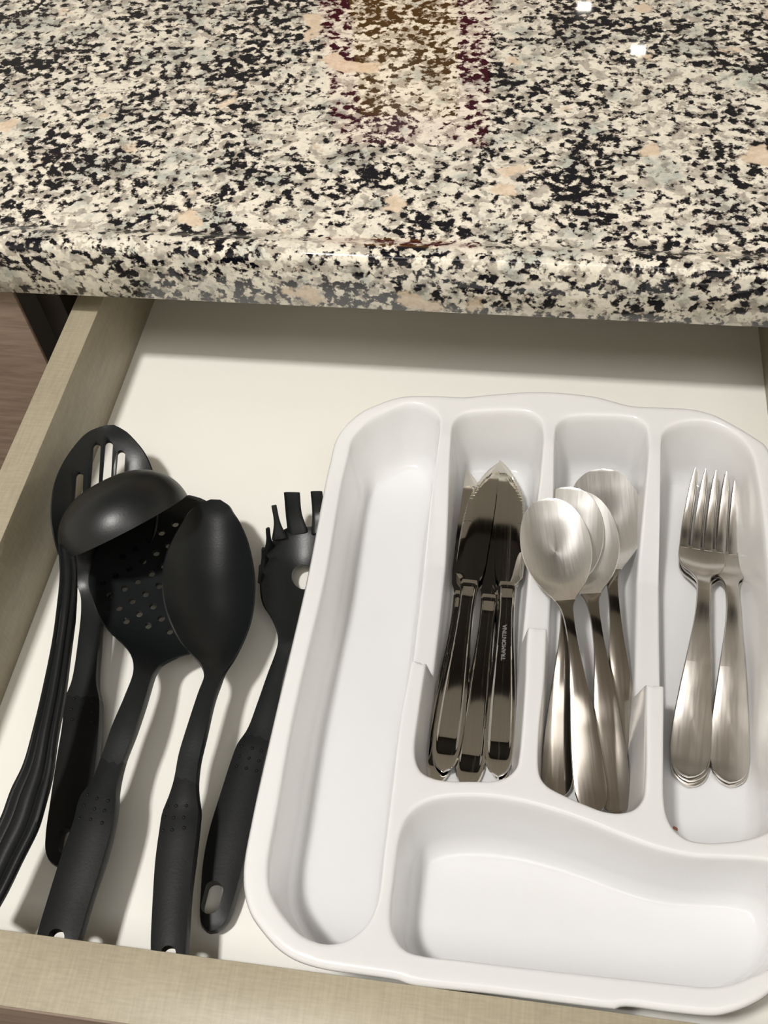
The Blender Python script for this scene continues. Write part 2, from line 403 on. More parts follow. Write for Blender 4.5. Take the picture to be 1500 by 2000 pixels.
# rim plate
nO = len(OUT); cen = OUT.mean(0)
tan = np.roll(OUT, -1, 0) - np.roll(OUT, 1, 0); nor = np.c_[tan[:, 1], -tan[:, 0]]; nor /= np.linalg.norm(nor, axis=1)[:, None]
if ((OUT - cen)*nor).sum() < 0: nor = -nor
inn = OUT - nor*.0022
ov, T, idx = cdt([inn] + loops2, .0017)
mp = {}; base = len(tv)
for i, gi in enumerate(idx[0]): mp[gi] = base + i; tv.append((*inn[i], TZ))
for (b, n), ix in zip(ring0, idx[1:]):
    for i, gi in enumerate(ix): mp[gi] = b + i
for i, p in enumerate(ov):
    if i not in mp: mp[i] = len(tv); tv.append((p[0], p[1], ztop(*p)))
tf += [tuple(mp[i] for i in t) for t in T]
prev = base
for off, dz in ((.0011, .0003), (.0004, .0009), (0, .0018), (-.0004, .0024)):
    b = len(tv); R_ = OUT - nor*off
    tv += [(*p, TZ - dz) for p in R_]
    tf += [(prev + i, prev + (i+1) % nO, b + (i+1) % nO, b + i) for i in range(nO)]
    prev = b
tray = mesh_obj('cutlery_tray', tv, tf, M['plastic'], None, True, 60, origin=(.012, .21, 0))
bmx = bmesh.new(); bmx.from_mesh(tray.data)
fz = [f for f in bmx.faces if abs(f.normal.z) > .9 and f.calc_center_median().z < .004]
if fz and sum(f.normal.z for f in fz) < 0: bmesh.ops.reverse_faces(bmx, faces=bmx.faces)
bmx.to_mesh(tray.data); bmx.free()
md = tray.modifiers.new('wall', 'SOLIDIFY'); md.thickness = .0013; md.offset = -1
tag(tray, 'white plastic cutlery tray with five compartments in the right of the drawer', 'tray')

# ------------------------------------------------------------------ ribbon builder (utensils and cutlery)
def interp_st(st, N, power=1.0):
    st = np.asarray(st, float)
    c = (st[:, 0:3] + st[:, 3:6])/2
    L = np.r_[0, np.cumsum(np.linalg.norm(np.diff(c, axis=0), axis=1))]
    D = catmull(np.c_[L[:, None]*1.0, st], 8*N)
    # resample along centre length with denser ends
    s = D[:, 0]; s = np.maximum.accumulate(s + np.arange(len(s))*1e-10)
    k = np.linspace(0, 1, N); k = k + .055*np.sin(2*np.pi*k)*-1
    q = k*L[-1]
    out = np.stack([np.interp(q, s, D[:, j]) for j in range(1, D.shape[1])], 1)
    return q, out
def ribbon(st, N=110, Mq=14, edge=.0007, holes=None, groove=None, up=(0, 0, 1), topfn=None):
    """st rows: L(3) R(3) thickness depth.  returns dict(verts, faces, s per vert)"""
    q, D = interp_st(st, N); up = np.array(up, float)
    Lp, Rp, th, dp = D[:, 0:3], D[:, 3:6], D[:, 6], D[:, 7]
    hw = np.linalg.norm(Rp - Lp, axis=1)/2
    def surf(a, qq):
        a = np.clip(a, q[0], q[-1])
        l = np.array([np.interp(a, q, Lp[:, j]) for j in range(3)]); r = np.array([np.interp(a, q, Rp[:, j]) for j in range(3)])
        t = np.interp(a, q, th); d = np.interp(a, q, dp)
        p = l + (r - l)*(qq + 1)/2 - up*d*(1 - qq*qq)
        if topfn: p = p + up*topfn(a, qq, t)
        return p, t
    V = []; Sx = []; Fc = []
    if not holes:
        qs = np.sin(np.linspace(-1, 1, Mq + 1)*np.pi/2*.94)/math.sin(np.pi/2*.94)
        for side in (0, 1):
            for i in range(N):
                h = max(hw[i], 1e-5); e = min(edge, h*.5)
                for x in qs:
                    p, t = surf(q[i], x*(h - e)/h); V.append(p - up*(t if side else 0)); Sx.append(q[i])
        K = Mq + 1; off = N*K
        for i in range(N - 1):
            for j in range(Mq):
                a = i*K + j; Fc.append((a, a+1, a+K+1, a+K)); Fc.append((off+a, off+a+K, off+a+K+1, off+a+1))
        loop = [i*K for i in range(N)] + [(N-1)*K + j for j in range(1, K)] + [i*K + Mq for i in range(N-2, -1, -1)] + [j for j in range(Mq-1, 0, -1)]
        mb = len(V); rt = qs.copy()
        for vi in loop:
            i = vi // K; j = vi % K; h = max(hw[i], 1e-5); e = min(edge, h*.5)
            x = qs[j] if j not in (0, Mq) else (-1. if j == 0 else 1.)
            p, t = surf(q[i], x); tan_ = (Lp[min(i+1, N-1)] + Rp[min(i+1, N-1)] - Lp[max(i-1, 0)] - Rp[max(i-1, 0)]); tan_ = tan_/max(np.linalg.norm(tan_), 1e-9)
            if i == 0: p = p - tan_*e*.7
            if i == N-1: p = p + tan_*e*.7
            V.append(p - up*t*.5); Sx.append(q[i])
        n = len(loop)
        for k in range(n):
            a, b = loop[k], loop[(k+1) % n]
            Fc.append((a, b, mb + (k+1) % n, mb + k)); Fc.append((mb + k, mb + (k+1) % n, off + b, off + a))
    else:
        def inv(px):
            # nearest (a, q) whose surface point projects on px
            best = None; A = np.linspace(q[0], q[-1], 60)
            for a in A:
                for x in np.linspace(-1, 1, 15):
                    e_ = np.sum((pix(surf(a, x)[0]) - px)**2)
                    if best is None or e_ < best[0]: best = (e_, a, x)
            _, a, x = best
            for _ in range(12):
                p0 = pix(surf(a, x)[0]); ea, ex = 2e-4, 1e-2
                J = np.c_[(pix(surf(a + ea, x)[0]) - p0)/ea, (pix(surf(a, x + ex)[0]) - p0)/ex]
                dlt = np.linalg.lstsq(J, px - p0, rcond=None)[0]
                a += float(np.clip(dlt[0], -.01, .01)); x += float(np.clip(dlt[1], -.3, .3)); x = max(-1, min(1, x)); a = max(q[0], min(q[-1], a))
            return a, x
        inset = []; full = []
        for i in range(N):
            h = hw[i]; e = min(edge, h*.5); inset.append((q[i], -(h - e))); full.append((q[i], -1.))
        for i in range(N-1, -1, -1):
            h = hw[i]; e = min(edge, h*.5); inset.append((q[i], h - e)); full.append((q[i], 1.))
        hl = []
        for cx, cy, rx, ry, rot in holes:
            a0, x0 = inv(np.array([cx, cy])); h0 = np.interp(a0, q, hw); c0 = np.array([a0, x0*h0])
            nn = 14 if max(rx, ry) < 12 else 28; H_ = []
            # local jacobian px -> (a, b)
            Jc = np.zeros((2, 2))
            for j, dv in enumerate(((6, 0), (0, 6))):
                a1, x1 = inv(np.array([cx + dv[0], cy + dv[1]])); Jc[:, j] = (np.array([a1, x1*np.interp(a1, q, hw)]) - c0)/6
            for k in range(nn):
                t_ = 2*math.pi*k/nn; ex = 1.0 if abs(rx - ry) < 4 else .6
                X = rx*abs(math.cos(t_))**ex*np.sign(math.cos(t_)); Y = ry*abs(math.sin(t_))**ex*np.sign(math.sin(t_))
                if abs(rx - ry) >= 4:   # stadium
                    X = min(rx, ry)*math.cos(t_); Y = min(rx, ry)*math.sin(t_) + np.sign(math.sin(t_))*(ry - rx)
                r_ = math.radians(rot); d_ = np.array([X*math.cos(r_) - Y*math.sin(r_), X*math.sin(r_) + Y*math.cos(r_)])
                H_.append(c0 + Jc @ d_)
            H_ = np.array(H_)
            if inpoly(H_, np.array(inset)).all(): hl.append(H_)
        ov, T, idx = cdt([np.array(inset)] + hl, .0022)
        off = len(ov)
        for side in (0, 1):
            for a, b in ov:
                h = max(np.interp(a, q, hw), 1e-5); p, t = surf(a, max(-1, min(1, b/h))); V.append(p - up*(t if side else 0)); Sx.append(a)
        for t in T: Fc.append(tuple(t)); Fc.append((t[0] + off, t[2] + off, t[1] + off))
        mb = len(V)
        for (a, x) in full:
            p, t = surf(a, x); V.append(p - up*t*.5); Sx.append(a)
        loop = idx[0]; n = len(loop)
        for k in range(n):
            a, b = loop[k], loop[(k+1) % n]
            if a == b: continue
            Fc.append((a, b, mb + (k+1) % n, mb + k)); Fc.append((mb + k, mb + (k+1) % n, off + b, off + a))
        for lp in idx[1:]:
            n = len(lp)
            for k in range(n): Fc.append((lp[k], lp[(k+1) % n], off + lp[(k+1) % n], off + lp[k]))
    return np.array(V), Fc, np.array(Sx), surf, q
def split(V, Fc, Sx, cuts):
    """split faces by mean s into len(cuts)+1 meshes"""
    outs = []
    fs = np.array([Sx[list(f)].mean() for f in Fc]); bounds = [-1e9] + list(cuts) + [1e9]
    for a, b in zip(bounds[:-1], bounds[1:]):
        sel = [Fc[i] for i in np.where((fs >= a) & (fs < b))[0]]
        used = sorted(set(i for f in sel for i in f)); mp = {v: i for i, v in enumerate(used)}
        outs.append((V[used], [tuple(mp[i] for i in f) for f in sel]))
    return outs
def px_st(rows):
    """rows: (uL,vL,uR,vR,zL,zR,th,depth)"""
    return [np.r_[P(r[0], r[1], r[4]), P(r[2], r[3], r[5]), r[6], r[7]] for r in rows]

def dome(c, r, h, mat_, parent, name='grip_bump'):
    vs = [(c[0], c[1], c[2] + h)]; fs = []
    for k, (rr, hh) in enumerate(((.55, .8), (1., -.15))):
        for i in range(8):
            a = i*math.pi/4; vs.append((c[0] + r*rr*math.cos(a), c[1] + r*rr*math.sin(a), c[2] + h*hh))
    for i in range(8):
        j = (i+1) % 8; fs.append((0, 1+i, 1+j)); fs.append((1+i, 9+i, 9+j, 1+j))
    return mesh_obj(name, vs, fs, mat_, parent, True, 90)

def nylon(name, rows, split_v, label, group, holes=None, bumps=None, N=120, topfn=None):
    st = px_st(rows)
    loc = P(*rows[len(rows)//2][:2], 0); loc[2] = 0
    root = empty(name, tuple(float(x) for x in loc), label, name.split('_')[-1] if name.split('_')[-1] in ('spoon', 'ladle', 'server') else 'skimmer', group)
    V, Fc, Sx, surf, q = ribbon(st, N=N, holes=holes, edge=.0008)
    # s of split point
    ss = np.linspace(q[0], q[-1], 300); pv = np.array([pix(surf(s, 0)[0])[1] for s in ss]); cut = float(ss[np.argmin(abs(pv - split_v))])
    parts = split(V, Fc, Sx, [cut])
    mesh_obj('head', *parts[0], M['nylon'], root, True, 50)
    hd = mesh_obj('handle', *parts[1], M['nylon_grip'], root, True, 50)
    if bumps:
        for (u, v) in bumps:
            i = min(((np.sum((pix(surf(s, x)[0]) - np.array([u, v]))**2), s, x) for s in np.linspace(cut, q[-1], 90) for x in np.linspace(-.95, .95, 25)))
            p, _ = surf(i[1], i[2]); o = dome(p, .0009, .0007, M['nylon_grip'], root); o.parent = hd
            o.matrix_parent_inverse = Matrix.Identity(4)
    return root, surf, q

GU = 'black nylon kitchen utensils'
def grid9(p00, p20, p02): 
    p00, p20, p02 = map(np.array, (p00, p20, p02))
    return [tuple(p00 + (p20 - p00)*i/2 + (p02 - p00)*j/2) for i in range(3) for j in range(3)]

# slotted spoon, leaning on the left drawer side
rows = [
 (203,830,226,830,.045,.044,.0022,0),(184,836,244,839,.046,.041,.0022,.001),(168,843,256,850,.047,.038,.0022,.003),(138,876,281,880,.0475,.032,.0022,.007),(116,912,296,912,.0475,.028,.0022,.010),
 (102,952,306,950,.047,.025,.0022,.012),(97,1000,309,995,.044,.022,.0022,.0115),(101,1040,302,1045,.040,.020,.0022,.010),(114,1085,280,1095,.032,.018,.0025,.007),(134,1120,245,1135,.022,.016,.003,.003),(152,1150,218,1165,.016,.015,.004,.0),
 (156,1185,202,1200,.014,.014,.006,-.0006),(150,1250,195,1260,.0135,.0135,.007,-.001),(137,1330,191,1335,.013,.013,.007,-.001),(124,1364,197,1367,.013,.013,.007,-.001),(118,1420,196,1420,.013,.013,.007,-.0015),
 (108,1480,191,1480,.0125,.0125,.007,-.0015),(96,1560,180,1565,.012,.012,.007,-.0015),(86,1632,168,1642,.0115,.0115,.007,-.001),(86,1662,160,1668,.011,.011,.006,-.001),(93,1680,146,1684,.011,.011,.006,0),(106,1690,122,1691,.011,.011,.006,0)]
nylon('slotted_spoon', rows, 1360, 'black slotted spoon leaning on the left drawer side, bowl with long slots behind the ladle', GU,
  holes=[(153,975,8,52,4),(185,940,8,68,4),(208,942,8.5,74,4),(232,950,8.5,66,4),(127,1640,12,26,8)],
  bumps=[(144,1366),(162,1367),(181,1370),(140,1386),(161,1387),(179,1389),(140,1404),(157,1406),(177,1408)])
# skimmer with round holes
rows = [
 (368,967,372,967,.021,.021,.0022,0),(335,968,402,976,.022,.021,.0022,.001),(300,978,424,1000,.023,.021,.0022,.002),(252,1000,436,1045,.024,.021,.0022,.004),(205,1045,432,1110,.025,.021,.0022,.005),(178,1095,418,1165,.025,.021,.0022,.0055),(171,1135,404,1205,.025,.021,.0022,.005),
 (180,1172,392,1240,.024,.021,.0022,.004),(193,1204,378,1272,.023,.022,.0024,.0025),(212,1232,345,1284,.024,.023,.0028,.001),(236,1254,318,1297,.026,.026,.0035,0),(254,1278,304,1312,.029,.029,.005,-.0003),(258,1308,298,1324,.031,.031,.006,-.0006),
 (240,1360,284,1372,.033,.033,.006,-.0008),(216,1416,265,1428,.034,.034,.006,-.0008),(195,1476,243,1486,.034,.034,.006,-.0008),(176,1524,230,1540,.034,.034,.007,-.0012),(154,1554,229,1568,.034,.034,.007,-.0014),(140,1604,222,1612,.034,.034,.007,-.0015),
 (116,1672,204,1680,.0335,.0335,.007,-.0015),(92,1748,180,1756,.033,.033,.006,-.0015),(70,1822,157,1834,.033,.033,.006,-.0014),(66,1842,152,1850,.033,.033,.006,-.001),(73,1862,136,1868,.033,.033,.006,0),(92,1869,118,1872,.033,.033,.006,0)]
hp = [(705,558),(638,600),(577,637),(672,662),(612,700),(548,740),(483,778),(415,812),(352,845),(650,762),(590,800),(522,837),(457,873),(388,907),(625,860),(560,900),(495,935),(430,968),(597,960),(530,997),(465,1032),(637,1020),(573,1055),(678,1083),(510,680),(450,718),(745,620),(715,690),(690,800)]
nylon('perforated_skimmer', rows, 1487, 'black skimmer with a flat round-holed head lying under the ladle and solid spoon', GU,
  holes=[(60 + x/2.5, 800 + y/2.5, 7, 6.2, 0) for x, y in hp] + [(108,1836,16,23,12)],
  bumps=[(171,1554),(190,1559),(211,1564),(163,1575),(184,1580),(205,1585),(156,1597),(178,1601),(198,1606)], N=130)
# solid serving spoon
rows = [
 (409,975,433,976,.034,.034,.0022,0),(390,982,447,985,.036,.034,.0022,.001),(370,996,456,999,.038,.035,.0022,.003),(352,1020,468,1018,.040,.036,.0022,.0065),(332,1056,483,1052,.041,.036,.0022,.010),(319,1096,493,1092,.041,.036,.0022,.0125),(315,1135,498,1130,.041,.036,.0022,.0135),
 (319,1176,497,1172,.040,.035,.0022,.013),(332,1216,490,1214,.039,.034,.0022,.011),(351,1252,476,1252,.037,.033,.0024,.0075),(374,1278,458,1286,.035,.033,.003,.0035),(391,1298,442,1308,.034,.033,.004,.001),
 (396,1318,431,1330,.034,.034,.006,-.0003),(384,1352,419,1365,.035,.035,.006,-.0006),(363,1416,404,1430,.036,.036,.006,-.0008),(346,1472,391,1486,.036,.036,.006,-.0008),(336,1524,386,1532,.036,.036,.007,-.001),(326,1556,388,1560,.0355,.0355,.007,-.0013),
 (314,1586,391,1582,.035,.035,.007,-.0014),(308,1620,388,1620,.035,.035,.007,-.0015),(300,1680,381,1680,.0345,.0345,.007,-.0015),(295,1752,373,1752,.034,.034,.006,-.0015),(291,1852,366,1858,.0335,.0335,.006,-.0014),(293,1872,364,1876,.0335,.0335,.006,-.001),(303,1891,352,1893,.0335,.0335,.006,0),(318,1898,336,1899,.0335,.0335,.006,0)]
nylon('serving_spoon', rows, 1522, 'black solid serving spoon with deep oval bowl, lying on top of the skimmer', GU,
  holes=[(328,1866,15,20,4)],
  bumps=[(326,1576),(344,1574),(364,1572),(323,1597),(340,1596),(360,1595),(319,1622),(338,1619),(358,1618)])
# pasta server beside the tray
rows = [
 (560,1030,618,1028,.016,.020,.0024,0),(545,1038,640,1040,.019,.020,.0024,.003),(530,1055,652,1060,.020,.020,.0024,.006),(518,1082,656,1085,.020,.020,.0024,.009),(509,1115,656,1118,.020,.020,.0024,.010),(507,1148,652,1150,.020,.020,.0024,.010),(513,1180,636,1185,.019,.019,.0024,.0075),
 (527,1202,615,1212,.017,.017,.003,.004),(538,1226,594,1232,.015,.015,.004,.001),(541,1248,578,1254,.0145,.0145,.006,-.0005),(535,1275,568,1280,.014,.014,.006,-.0008),(520,1315,556,1325,.014,.014,.006,-.0008),(500,1372,545,1384,.014,.014,.007,-.001),
 (480,1424,532,1436,.014,.014,.007,-.001),(461,1452,524,1466,.014,.014,.007,-.0013),(450,1480,517,1496,.0135,.0135,.007,-.0015),(428,1548,504,1560,.013,.013,.007,-.0015),(406,1620,490,1634,.0125,.0125,.007,-.0015),(394,1680,477,1692,.012,.012,.007,-.0015),(389,1740,462,1748,.0115,.0115,.007,-.0015),
 (387,1785,451,1782,.011,.011,.007,-.001),(391,1807,439,1804,.011,.011,.006,0),(402,1819,424,1816,.011,.011,.006,0)]
srv, ssurf, sq = nylon('pasta_server', rows, 1440, 'black pasta server with curved tines and round hole, tucked against the white tray', GU,
  holes=[(593,1127,23,24,0),(414,1752,18,33,14)],
  bumps=[(472,1459),(492,1462),(512,1465),(467,1478),(486,1482),(506,1486),(461,1498),(481,1501),(500,1506)])
def bar(name, pts, wid, th, mat_, parent, n=20):
    """tapered curved finger; pts 3D, wid list"""
    C = catmull(np.c_[np.array(pts), np.array(wid)], n); vs = []; fs = []
    side0 = None
    for i in range(n):
        t = C[min(i+1, n-1), :3] - C[max(i-1, 0), :3]; t /= np.linalg.norm(t)
        sd = np.array(bar.side) ; sd = sd - t*(sd @ t); sd /= np.linalg.norm(sd); up = np.cross(sd, t)
        h = C[i, 3]/2; k = th/2*(.6 + .4*(1 - i/n))
        for a in range(10):
            an = a*math.pi/5; ca, sa = math.cos(an), math.sin(an)
            vs.append(C[i, :3] + sd*h*np.sign(ca)*abs(ca)**.6 + up*k*np.sign(sa)*abs(sa)**.6)
    for i in range(n-1):
        for a in range(10): fs.append((i*10 + a, i*10 + (a+1) % 10, (i+1)*10 + (a+1) % 10, (i+1)*10 + a))
    fs.append(tuple(range(10))); fs.append(tuple((n-1)*10 + a for a in range(9, -1, -1)))
    return mesh_obj(name, vs, fs, mat_, parent, True, 60)
def tine(root_px, mid_px, tip_px, zr, zm, zt, wr, wt, side, par=srv):
    bar.side = side
    return bar('tine', [P(*root_px, zr), P(*mid_px, zm), P(*tip_px, zt)], [wr, wt + (wr-wt)*.12, wt], .0026, M['nylon'], par)
tine((582,1042),(574,1005),(570,962),.0165,.024,.035,.0115,.0088,(1, 0, 0))
tine((628,1040),(622,1000),(618,960),.0195,.024,.034,.0115,.0065,(1, 0, 0))
tine((546,1052),(541,1020),(535,987),.019,.026,.034,.0085,.0028,(.8, .5, .2))
tine((527,1072),(525,1055),(523,1032),.020,.027,.035,.0080,.0022,(.5, .8, .2))
tine((517,1100),(515,1085),(514,1072),.020,.026,.032,.0080,.0022,(.2, 1, .1))
tine((510,1130),(509,1118),(509,1105),.020,.025,.029,.0070,.0022,(.1, 1, .1))
# ladle, bowl turned on its side
lad = empty('soup_ladle', tuple(P(170, 1150, 0)), 'black soup ladle lying on its side, rounded bowl back up over the slotted spoon', 'ladle', GU)
def ladle():
    c1 = P(128, 1092, .052); c2 = P(357, 966, .040)
    mid = (c1 + c2)/2; ax1 = (c2 - c1)/2; r = np.linalg.norm(ax1); ax1 /= r
    # dome axis: away from the opening, tilted up
    h = np.cross(np.array([0, 0, 1.]), ax1); h -= h @ ax1*ax1; h /= np.linalg.norm(h)
    upv = np.cross(ax1, h); upv /= np.linalg.norm(upv)
    tl = math.radians(LT); axd = h*math.cos(tl) + upv*math.sin(tl); ax2 = np.cross(axd, ax1)
    vs = []; fs = []; n = 56; K = 22; dep = r*LD
    for shell, sc in ((0, 1.), (1, .955)):
        for k in range(K):
            t = k/(K-1)*math.pi/2
            for i in range(n):
                a = 2*math.pi*i/n
                rad = r*sc*math.cos(t)**.82 if t < math.pi/2 - 1e-6 else 0
                vs.append(mid + (ax1*math.cos(a) + ax2*math.sin(a)*.97)*rad + axd*dep*sc*math.sin(t))
    for sh in range(2):
        b = sh*K*n
        for k in range(K-1):
            for i in range(n): fs.append((b + k*n + i, b + k*n + (i+1) % n, b + (k+1)*n + (i+1) % n, b + (k+1)*n + i))
    for i in range(n): fs.append((i, (i+1) % n, K*n + (i+1) % n, K*n + i))
    return np.array(vs), fs
LT = 44; LD = .74
lv, lf = ladle(); mesh_obj('bowl', lv, lf, M['nylon'], lad, True, 60)
# ribbed edge-on handle
hrow = [(114,1062,146,1075,.058),(115,1085,150,1100,.058),(117,1125,151,1135,.057),(113,1180,147,1190,.055),(104,1250,138,1262,.052),(86,1340,127,1352,.049),(66,1425,112,1440,.047),(46,1495,103,1512,.045),(22,1545,90,1568,.044),(5,1592,76,1615,.043),(-22,1650,44,1680,.042),(-52,1720,8,1752,.041),(-80,1780,-30,1812,.040)]
prof_q = [(-1, 0), (-.96, .8), (-.86, 1.), (-.72, .9), (-.60, .35), (-.45, .25), (-.32, .9), (-.1, 1.15), (.12, 1.15), (.30, .9), (.42, .25), (.55, .3), (.66, .9), (.80, 1.), (.93, .8), (1, 0), (.8, -2.2), (0, -2.6), (-.8, -2.2)]
hs_ = np.array([np.r_[P(a, b, z), P(c, d, z)] for a, b, c, d, z in hrow])
HC = catmull(hs_, 90); vs = []; fs = []; K = len(prof_q)
for i, rw in enumerate(HC):
    L_, R_ = rw[:3], rw[3:]; wd = R_ - L_
    amp = .0022*min(1, .25 + i/25)
    for a, b in prof_q: vs.append(L_ + wd*(a + 1)/2 + np.array([0, 0, 1.])*b*amp)
for i in range(len(HC)-1):
    for k in range(K): fs.append((i*K + k, i*K + (k+1) % K, (i+1)*K + (k+1) % K, (i+1)*K + k))
fs.append(tuple(range(K))); fs.append(tuple((len(HC)-1)*K + k for k in range(K-1, -1, -1)))
mesh_obj('handle', vs, fs, M['nylon_grip'], lad, True, 50)

# ------------------------------------------------------------------ stainless cutlery: templates (tip at y=0, handle end at y=L)
def loc_st(rows): return [np.array([-r[1], r[0], r[2], r[1], r[0], r[2], r[3], r[4]]) for r in rows]
def place(root_name, parts, L, tip, end, zt, ze, roll, label, cat, group, flip=1, extra=None):
    """parts: [(name, verts, faces, mat)] in local coordinates; tip/end pixels at heights zt/ze"""
    a = P(*tip, zt); b = P(*end, ze); y = (b - a); sc = np.linalg.norm(y)/L; y /= np.linalg.norm(y)
    x = np.cross(y, [0, 0, 1.]); x /= np.linalg.norm(x); z = np.cross(x, y)
    r = math.radians(roll); x, z = x*math.cos(r) + z*math.sin(r), z*math.cos(r) - x*math.sin(r)
    root = bpy.data.objects.new(root_name, None); COL.objects.link(root); root.empty_display_size = .01
    mm = np.eye(4); mm[:3, 0] = x*flip*-1*-1; mm[:3, 1] = y; mm[:3, 2] = z; mm[:3, 3] = a
    root.matrix_world = Matrix(mm.tolist()) @ Matrix.Scale(sc, 4)
    tag(root, label, cat, group)
    for nm, me in parts:
        o = bpy.data.objects.new(nm, me); COL.objects.link(o); o.parent = root
    return root
def to_mesh(name, V, Fc, mat_, angle=50):
    o = mesh_obj(name, V, Fc, mat_, None, True, angle); me = o.data; bpy.data.objects.remove(o); return me

# spoon
SL = .170
sp = [(0, .0004, .0048, .0012, 0), (.0006, .0045, .0049, .0012, .0003), (.0025, .0085, .0053, .0012, .001), (.007, .0128, .006, .0012, .0024), (.014, .0163, .0068, .0012, .0042), (.024, .0185, .0074, .0012, .0054), (.034, .0187, .0077, .0012, .0057), (.043, .0170, .008, .0013, .0050),
      (.051, .0138, .0085, .0014, .0042), (.057, .0100, .0092, .0016, .002), (.062, .0062, .0102, .002, .0006), (.067, .0038, .0117, .0024, 0), (.073, .0029, .0135, .0026, -.0002), (.083, .0026, .0150, .0025, -.0002), (.095, .0030, .0148, .0022, -.0003), (.112, .0047, .0118, .002, -.0006),
      (.130, .0066, .0072, .002, -.0008), (.148, .0078, .0032, .002, -.0009), (.160, .0078, .0014, .002, -.0007), (.166, .0062, .0012, .002, -.0004), (.1692, .003, .0014, .002, 0), (.170, .0004, .0015, .002, 0)]
V, Fc, Sx, _, _ = ribbon(loc_st(sp), N=120, Mq=18, edge=.0004)
a_, b_ = split(V, Fc, Sx, [.064])
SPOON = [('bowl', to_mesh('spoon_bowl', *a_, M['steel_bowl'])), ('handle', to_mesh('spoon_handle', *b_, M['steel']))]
GS = 'steel spoons in the tray'
place('table_spoon', SPOON, SL, (1174,925), (1222,1541), .0165, .0040, -3, 'steel spoon at the back right of its slot, bowl highest up the tray', 'spoon', GS)
place('table_spoon', SPOON, SL, (1121,967), (1206,1592), .0240, .0095, 0, 'steel spoon third from the front, brown-reflecting bowl edge, handle end nearest the spoon slot front', 'spoon', GS)
place('table_spoon', SPOON, SL, (1112,959), (1086,1560), .0275, .0065, 0, 'steel spoon directly behind the front spoon, handle crossing to the left', 'spoon', GS)
place('table_spoon', SPOON, SL, (1069,981), (1161,1590), .0365, .0170, 0, 'front steel spoon lying on top of the spoon pile with a full bright bowl', 'spoon', GS)

# fork
FL = .174
fk = [(.0505, .0113, .0022, .0016, .0), (.054, .0116, .0026, .0016, .0004), (.060, .0113, .0036, .0016, .0008), (.065, .0095, .0055, .0018, .001), (.069, .0066, .008, .002, .0005), (.073, .0042, .0104, .0024, 0), (.078, .0033, .0126, .0026, -.0002), (.088, .0032, .0146, .0025, -.0003), (.100, .0037, .0143, .0022, -.0004),
      (.118, .0056, .0110, .002, -.0006), (.136, .0075, .0062, .002, -.0008), (.152, .0088, .0024, .002, -.0008), (.164, .0087, .001, .002, -.0006), (.170, .0068, .0009, .002, -.0003), (.1732, .0032, .001, .002, 0), (.174, .0004, .001, .002, 0)]
V, Fc, Sx, _, _ = ribbon(loc_st(fk), N=110, Mq=14, edge=.0004)
a_, b_ = split(V, Fc, Sx, [.074])
FORK = [('head', to_mesh('fork_head', *a_, M['steel_head'])), ('handle', to_mesh('fork_handle', *b_, M['steel_head']))]
for k in range(4):
    xc = (-1.5 + k)*.0060
    tn = []
    for y, hw_, z in ((.010, .0004, .0160), (.0115, .0008, .0152), (.015, .0013, .0134), (.021, .0017, .0104), (.027, .0019, .0074), (.033, .0021, .0050), (.039, .0022, .0033), (.045, .0023, .0025), (.052, .0024, .0023)):
        x_ = xc*(.84 + .16*min(1, y/.04))
        tn.append(np.array([x_ - hw_, y, z, x_ + hw_, y, z, .0015, -.0002]))
    V, Fc, Sx, _, _ = ribbon(tn, N=30, Mq=4, edge=.0004)
    FORK.append(('tine', to_mesh('fork_tine', V, Fc, M['steel_head'])))
GF = 'steel forks in the tray'
place('table_fork', FORK, FL, (1379,940), (1345,1537), .0030, .0045, 0, 'steel fork at the bottom of the left-hand stack of forks', 'fork', GF)
place('table_fork', FORK, FL, (1417,938), (1426,1537), .0035, .0045, 0, 'steel fork at the bottom of the right-hand pair of forks', 'fork', GF)
place('table_fork', FORK, FL, (1381,933), (1346,1526), .0062, .0075, 0, 'middle steel fork of the left-hand stack of three', 'fork', GF)
place('table_fork', FORK, FL, (1415,932), (1425,1529), .0066, .0075, 0, 'upper steel fork of the right-hand pair of forks', 'fork', GF)
place('table_fork', FORK, FL, (1379,925), (1344,1518), .0096, .0110, 0, 'top steel fork of the left-hand stack, its head over the other tines', 'fork', GF)

